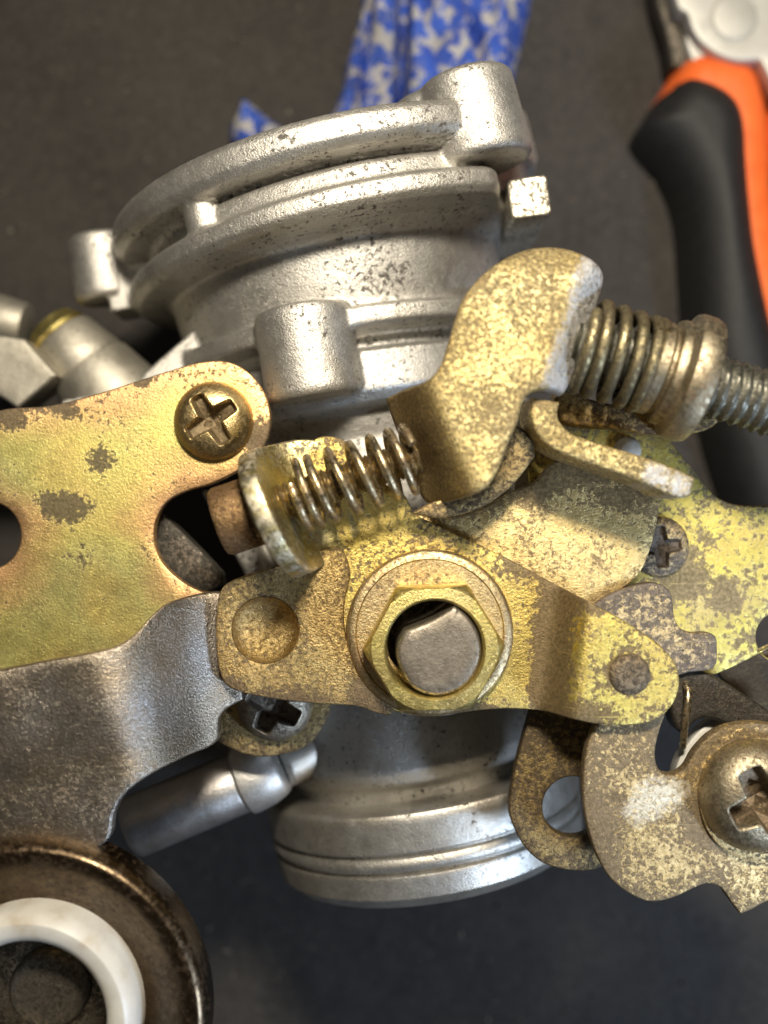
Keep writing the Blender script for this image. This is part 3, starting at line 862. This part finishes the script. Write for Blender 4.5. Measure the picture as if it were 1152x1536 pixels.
# link arm, slotted lever, nylon washer, screw
sheet('link_arm', [(930, 1050), (896, 1086), (881, 1120), (875, 1160), (875, 1200), (881, 1240), (896, 1285), (916, 1319), (946, 1342), (976, 1353), (1011, 1347), (1041, 1333), (1062, 1326), (1081, 1332), (1096, 1352), (1111, 1372, 1), (1126, 1366), (1152, 1352), (1230, 1320), (1260, 1200),
    (1220, 1110), (1152, 1086), (1106, 1087), (1071, 1100), (1043, 1128), (1027, 1154), (1006, 1163), (989, 1155), (983, 1130), (990, 1095), (1000, 1062), (990, 1020), (950, 1010)], 3.66, .22, 'link', carb, bevel=.035, grid=14,
    label='curved speckled gold link arm at the lower right',
    wear=[(985, 1195, 62, .75), (960, 1215, 40), (1015, 1185, 30)], rust_shade=[(1060, 1230, 50, 1.2, .5), (900, 1240, 50, 2.0, .35), (990, 1080, 40, 1, .4)])
V, F = lathe([(.60, 0), (.71, .01), (.725, .04), (.72, .07), (.70, .08), (.60, .08)], P(1141, 1198, 3.66), Vector((0, 0, 1)), 72, cap=False)
link('washer', V, F, 'link', carb, 'gold washer under the dull domed screw')
screw_head('domed_screw', 1142, 1199, 3.70, 88, .42, 'screw', carb, math.radians(28), label='dull domed cross head screw cut by the right edge', wide=.22, arm=.60, deep=1.0)
V, F = lathe([(.55, -.3), (.96, -.3), (.98, -.26), (.98, -.02), (.95, 0), (.55, 0)], P(1130, 1186, 2.9), Vector((0, 0, 1)), 72, cap=False)
link('nylon_washer', V, F, 'nylon', carb, 'grey white nylon washer behind the link arm')
sheet('slotted_lever', [(796, 1068, 1), (776, 1140), (768, 1180), (764, 1215), (771, 1242), (788, 1272), (811, 1293), (838, 1303), (876, 1307), (900, 1302), (950, 1270), (960, 1100), (900, 1040), (800, 1030)], 2.95, .24, 'slot', carb, bevel=.03, grid=12,
      holes=[circle(860, 1211, 46, ry=46)], label='dark gold lever with a round slot behind the link arm')
sheet('return_lever', [(1018, 1008), (1050, 1006), (1086, 1022), (1120, 1044), (1156, 1068), (1190, 1100), (1130, 1120), (1085, 1085), (1050, 1080), (1022, 1100), (1005, 1050)], 3.12, .4, 'black', carb, bevel=.06, grid=10, label='black curved lever beside the nylon washer')
V, F = tube([P(1026, 1020, 3.05), P(1032, 1035, 3.2), P(1032, 1055, 3.25), P(1028, 1080, 3.2), P(1024, 1120, 3.0)], .045)
link('return_spring_end', V, F, 'spring', carb, 'bent bright wire end of a return spring')

# ---- lower screw and its washer plate
lw = sheet('washer_plate', [(290, 1090, 1), (320, 1068), (360, 1035), (480, 1030), (497, 1055), (482, 1094), (460, 1119), (425, 1132), (380, 1135), (340, 1120)], 2.45, .14, 'brown', carb, bevel=.03, grid=12, label='brown gold plate under the lower screw')
screw_head('pan_head_screw', 411, 1058, 2.46, 58, .30, 'dirty', lw, math.radians(62), label='worn cross head screw half hidden under the bronze tab', wide=.24, arm=.7)

# ---- hose nipple
n0 = P(196, 1242, 1.5); n1 = P(362, 1172, 1.5); n2 = P(425, 1148, 1.5); n3 = n1 + (n1 - n0).normalized() * 1.6 - Vector((0, 0, .75)); nd = (n1 - n0).normalized()
L = (n1 - n0).length
V, F = lathe([(.22, .35), (.24, .02), (.30, 0), (.38, .0), (.415, .04), (.42, .1), (.42, L - .03), (.40, L), (.30, L)], n0, nd, 64, cap=False)
np_ = link('hose_nipple', V, F, 'tube', carb, 'grey tubular hose nipple pointing to the lower left')
V, F = lathe([(.30, 0), (.43, .01), (.47, .05), (.475, .12), (.455, .35), (.40, .54), (.36, .60), (.30, .62)], n0 + nd * (L - .01), nd, 64)
link('nipple_collar', V, F, 'collar', np_, 'pale silver collar of the nipple')
V, F = rod(n0 + nd * (L + .55), n3, .34, .40, bev=.05)
link('nipple_stem', V, F, 'castdirty', np_, 'yellowish stem joining the nipple to the body')

# ---- dished roller at the lower left
zr = 4.6; rs = (D - zr) / D
RO = P(38, 1535, zr)
def rl(prof): return lathe([(r/100*rs, t) for r, t in prof], RO, Vector((0, 0, 1)), 128, cap=False)
V, F = rl([(160, -.45), (175, -.38), (205, -.20), (232, -.06), (248, 0), (256, .015), (262, 0), (268, -.06), (272, -.16), (272, -.5), (262, -.56), (160, -.56)])
cup = link('dished_roller', V, F, 'cup', carb, 'dished brown steel roller in the lower left corner')
V, F = rl([(118, -.75), (118, -.12), (122, -.04), (134, .03), (150, .03), (160, -.03), (166, -.14), (168, -.7)])
link('nylon_bush', V, F, 'nylon', cup, 'white nylon bush inside the roller')
V, F = rl([(.1, -.66), (40, -.66), (55, -.70), (64, -.80), (64, -.95), (117, -1.0), (117, -1.1)])
link('pivot_bolt', V, F, 'black', cup, 'dull grey pivot bolt in the bush')

# ------------------------------------------------------------------ pliers
pl = thing('pliers', P(1080, 200, MAT_Z), 'pair of pliers with orange and black grips lying on the mat at the top right', 'pliers')
zp = MAT_Z
sheet('jaw', [(960, -260, 1), (1000, -120), (1012, -10), (1020, 14), (1031, 19), (1036, 37), (1047, 57), (1066, 74), (1088, 86), (1112, 91), (1141, 89, 1), (1152, 110, 1), (1200, 200, 1), (1260, 180, 1), (1240, -20), (1200, -260, 1)], zp + 1.25, .5, 'plier', pl, bevel=.05, label='pale steel jaw of the pliers')
V, F = lathe([(.001, .03), (.34, .03), (.365, .025), (.38, .0), (.40, -.012), (.42, .002)], P(1102, 26, zp + 1.255), Vector((0, 0, 1)), 64, cap=False)
link('pivot', V, F, 'plier', pl, 'round pivot pin of the pliers')
sheet('neck', [(1030, 45), (1040, 97), (1050, 130), (1110, 130), (1109, 60), (1060, 40)], zp + .95, .6, 'plier', pl, bevel=.05)
sheet('jaw_shade', [(940, -200, 1), (975, -60), (984, 0), (1000, 55), (1008, 100, 1), (1060, 105, 1), (1060, 20), (1020, -60, 1), (1000, -200, 1)], zp + .70, .6, 'black', pl, bevel=.08, label='dark added piece for the shadow beside the pliers jaw')  # dark sheet added in place of the shadow left of the jaw
pillow('grip', [(951, 206), (966, 178), (984, 150), (1009, 110), (1024, 96), (1042, 93), (1108, 106), (1120, 114), (1133, 142), (1144, 186), (1148, 250), (1150, 300), (1160, 380), (1180, 470), (1215, 640), (1240, 800), (1200, 900), (1120, 860), (1090, 760), (1060, 660), (1035, 540), (1026, 420), (1016, 320), (990, 258), (960, 224)],
       zp + .35, .85, 46, 'orange', pl, grid=9, base=zp + .02, label='orange grip sleeve of the nearer handle')
pillow('grip_inlay', [(951, 206), (960, 186), (985, 152), (1010, 130), (1026, 126), (1050, 131), (1075, 143), (1095, 160), (1107, 182), (1113, 210), (1116, 260), (1120, 310), (1128, 380), (1144, 460), (1175, 600), (1200, 800), (1180, 890), (1120, 860), (1090, 760), (1060, 660), (1035, 540), (1026, 420), (1016, 320), (990, 258), (960, 224)],
       zp + .50, 1.0, 60, 'rubber', pl, grid=9, base=zp + .03, label='black rubber inlay of the nearer handle')
pillow('grip', [(1141, 178), (1152, 160), (1175, 150), (1230, 180), (1300, 400), (1270, 420), (1200, 300), (1152, 246)], zp + .3, .75, 30, 'orange', pl, label='orange grip of the far handle at the right edge', base=zp + .02)

# ------------------------------------------------------------------ rag
def rag_fold(a, c):
    v = mnoise.noise(Vector((a*.022, c*.007, 3.0))) * .55 + mnoise.noise(Vector((a*.05, c*.02, 8.0))) * .22
    return v - 1.0 * math.exp(-((a - (606 - c*.03)) / 8.0) ** 2) - .45 * math.exp(-((a - (560 - c*.12)) / 6.0) ** 2) - .4 * math.exp(-((a - (690 + c*.25)) / 9.0) ** 2)
o = pillow('rag', [(505, 160), (520, 95), (541, 20), (560, -60), (700, -110), (800, -70), (797, 0), (785, 60), (772, 115), (760, 200), (640, 290), (440, 300), (352, 225), (345, 200), (356, 172), (366, 153), (388, 166), (415, 188), (460, 210)], zp + .05, .75, 45, 'rag', None, grid=8, extra=rag_fold, base=zp + .01)
o['label'] = 'crumpled blue and white printed rag behind the upper flange'; o['category'] = 'rag'

# ------------------------------------------------------------------ crumbs on the mat
def crumbs():
    rnd = random.Random(4); V = []; F = []
    for _ in range(260):
        p = P(rnd.uniform(-40, 1190), rnd.choice((rnd.uniform(0, 420), rnd.uniform(1250, 1560))), MAT_Z)
        r = rnd.uniform(.012, .04) * (1 if rnd.random() < .85 else 1.7); b = len(V)
        for k in range(5):
            a = 2*PI*k/5 + rnd.random()
            V.append(p + Vector((r*math.cos(a)*rnd.uniform(.6, 1.3), r*math.sin(a)*rnd.uniform(.6, 1.3), .01)))
        V.append(p + Vector((0, 0, .02 + r)))
        F += [(b+k, b+(k+1) % 5, b+5) for k in range(5)]
    o = link('grit', V, F, 'crumb'); o['kind'] = 'stuff'
M['crumb'] = plain('pale_grit', (.06, .05, .04), (.22, .20, .16), .8, .6)
crumbs()
